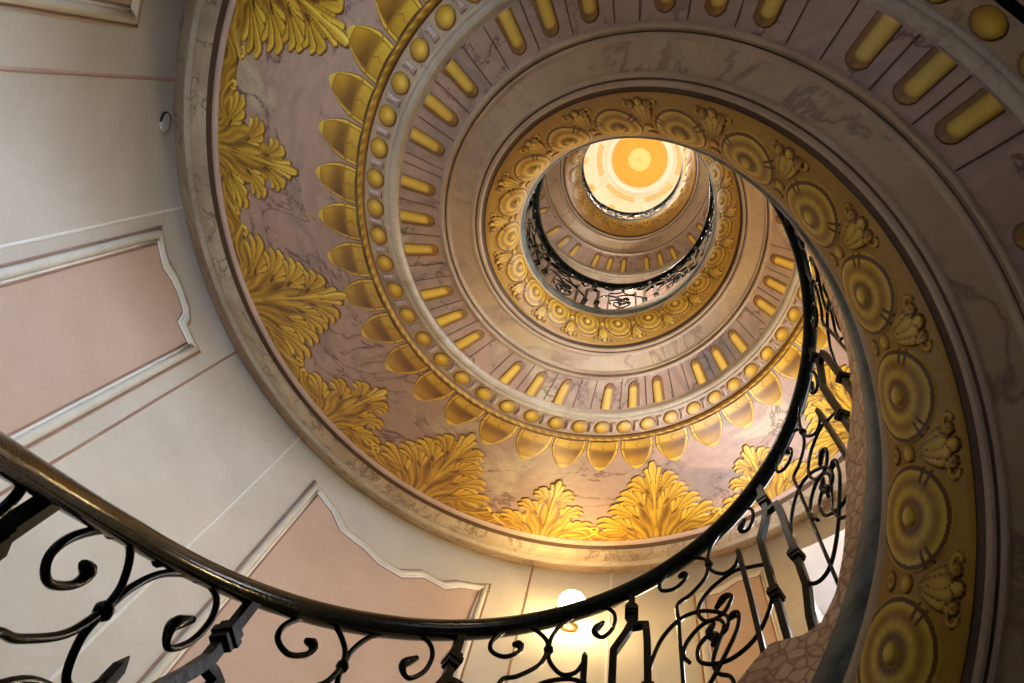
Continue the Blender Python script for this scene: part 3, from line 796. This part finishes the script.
def railing(t0, t1, posts, label, end_low=False):
    root = thing('stair_railing', label, 'railing', loc=(0, 0, 0))
    th = np.arange(t0, t1+.01, 1.0)
    P = rail_pt(th, np.interp(th, [-326, -312, -285], [-.008, -.006, 0.0]))
    rad = .0090*S*np.interp(th, [-326, -312, -285, -235], [.62, .64, .76, 1.0])
    V, F, T = tube(P, rad, 14, flat=(1.0, .92))
    iron_mesh('handrail', [(V, F, T)], root)
    # flat iron strip under the handrail
    for i, a in enumerate(posts):
        make_post(a, root)
        if i+1 < len(posts): make_bay(a, posts[i+1]-a, root)
    return root
railing(-326, 688, [-324, -298.5, -259.5, -218, -180.4, -142.4, -106, -67.5, -29, 4, 39, 76, 114, 152, 189, 227, 266, 304, 342, 381, 419, 457, 495, 533, 571, 609, 647, 685],
        'black wrought iron railing with scrollwork spiralling up along the open stair well')

# ================================================================ WALL LAMP AND ADDED FILL GLOBES
def lathe(prof_, n=32):
    an = np.arange(n)*2*np.pi/n
    V = np.stack([[r*np.cos(an), r*np.sin(an), np.full(n, z)] for r, z in prof_], 0).transpose(0, 2, 1).reshape(-1, 3)
    return V, grid_faces(len(prof_), n, True)
def wall_lamp(deg, z, k=.036, gm='globe', label='round white glass globe lamp glowing on the curved wall below the cornice'):
    c = to_world(deg, 1-.062, z); w = to_world(deg, 1.0, z)
    nrm = (c-w)/np.linalg.norm(c-w)
    root = thing('wall_lamp', label, 'lamp', loc=tuple(c))
    u = np.linspace(-np.pi/2, np.pi/2, 17); V, F = lathe([(max(1e-4, k*S*np.cos(a)), k*S*np.sin(a)) for a in u])
    mesh_obj('lamp_globe', V, F, M[gm], root)
    # wall rose and neck, axis along the wall normal
    zax = -nrm; xax = np.cross(zax, (0, 0, 1)); xax /= np.linalg.norm(xax); yax = np.cross(zax, xax)
    L = .062*S
    prof_ = [(.001, L), (.05, L-.002), (.055, L-.012), (.045, L-.02), (.022, L-.028), (.018, L*.62), (.03, k*S*.93), (.034, k*S*.88), (.001, k*S*.86)]
    V, F = lathe(prof_); V = V[:, :1]*xax+V[:, 1:2]*yax+V[:, 2:]*zax
    mesh_obj('lamp_bracket', V, F, M['brass'], root)
    return root
wall_lamp(171.0, 2.255, k=.034)
wall_lamp(60.0, 3.25, gm='globe_high', label='small upper globe lamp on the round wall over the second turn of the stair')  # unseen globe, added to brighten the soffit of the second turn
wall_lamp(203.0, 1.45, k=.036, gm='globe_upper', label='globe lamp low on the round wall below the nearest railing')  # unseen globe, added for warm light on the lower soffit
wall_lamp(285.0, 2.15, k=.046, gm='globe', label='globe lamp on the shadowed wall behind the near stair')  # hidden globe, added for warm light on the right and bottom soffit
wall_lamp(171.0+18, 2.305+1.86, gm='globe_high', label='upper globe lamp on the round wall, hidden above the turning stair')  # hidden globe, added to brighten the upper ring

# ================================================================ LIGHT
def area(name, loc, target, size, power, col, sy=None):
    l = bpy.data.lights.new(name, 'AREA'); l.energy = power; l.color = col; l.size = size
    if sy: l.shape = 'RECTANGLE'; l.size_y = sy
    o = bpy.data.objects.new(name, l); C.objects.link(o)
    from mathutils import Vector
    d = Vector(target)-Vector(loc); o.location = loc; o.rotation_euler = d.to_track_quat('-Z', 'Y').to_euler(); return o
am = (W1[0]+W1[1])/2; zm = (W1[2]+W1[3])/2
area('window_daylight', tuple(to_world(am, 1.19, zm-.1)), tuple(to_world(am+180, .0, zm-.6)), .8, 30, (.92, .93, 1.0), 1.0)
am = (W2[0]+W2[1])/2; zm = (W2[2]+W2[3])/2
wl = area('window_daylight', tuple(to_world(am, 1.19, zm)), tuple(to_world(80, 1.0, 1.7)), .85, 8, (.70, .84, 1.0), 1.15); wl.data.spread = 90*D  # fill through the added window behind the near stair
wl = area('window_daylight', tuple(to_world(20, 1.12, .58)), tuple(to_world(76, .97, 1.5)), .6, 30, (.62, .80, 1.0), 1.0); wl.data.spread = 75*D  # cool fill through the added window beside the viewer
for i, a in enumerate(DRUM):
    area('drum_daylight', tuple(to_world(a, 1.10, 5.6)), tuple(to_world(a+180, .3, 3.4)), .6, 135, (1.0, .90, .76), .9)  # fill set behind the added drum windows
w = bpy.data.worlds.new('World'); bpy.context.scene.world = w; w.use_nodes = True
w.node_tree.nodes['Background'].inputs[0].default_value = (.75, .86, 1.0, 1); w.node_tree.nodes['Background'].inputs[1].default_value = 1.0

# ================================================================ CAMERA
CAM_F, CAM_D = 1016.010, .234793
MC = np.array([[-0.01664478, 0.99256509, 0.1205715], [-0.9751442, 0.01053222, -0.22132073], [-0.22094512, -0.12125843, 0.96771879]])
cam = bpy.data.cameras.new('camera'); cam.sensor_width = 36; cam.lens = CAM_F/1024*36; cam.clip_start = .02; cam.clip_end = 100
co_ = bpy.data.objects.new('camera', cam); C.objects.link(co_); bpy.context.scene.camera = co_
from mathutils import Matrix
Rw = MC.T @ np.diag([1, -1, -1])
mw = Matrix([[*Rw[0], CAM_D*S], [*Rw[1], 0.0], [*Rw[2], ZOFF*S], [0, 0, 0, 1]])
co_.matrix_world = mw

sc = bpy.context.scene
sc.view_settings.view_transform = 'Standard'; sc.view_settings.look = 'None'; sc.view_settings.gamma = 1; sc.view_settings.use_curve_mapping = False
sc.view_settings.exposure = 0.58
sc.cycles.max_bounces = 8; sc.cycles.diffuse_bounces = 6; sc.cycles.glossy_bounces = 3; sc.cycles.transmission_bounces = 4
sc.cycles.use_denoising = True
sc.cycles.sample_clamp_indirect = 6
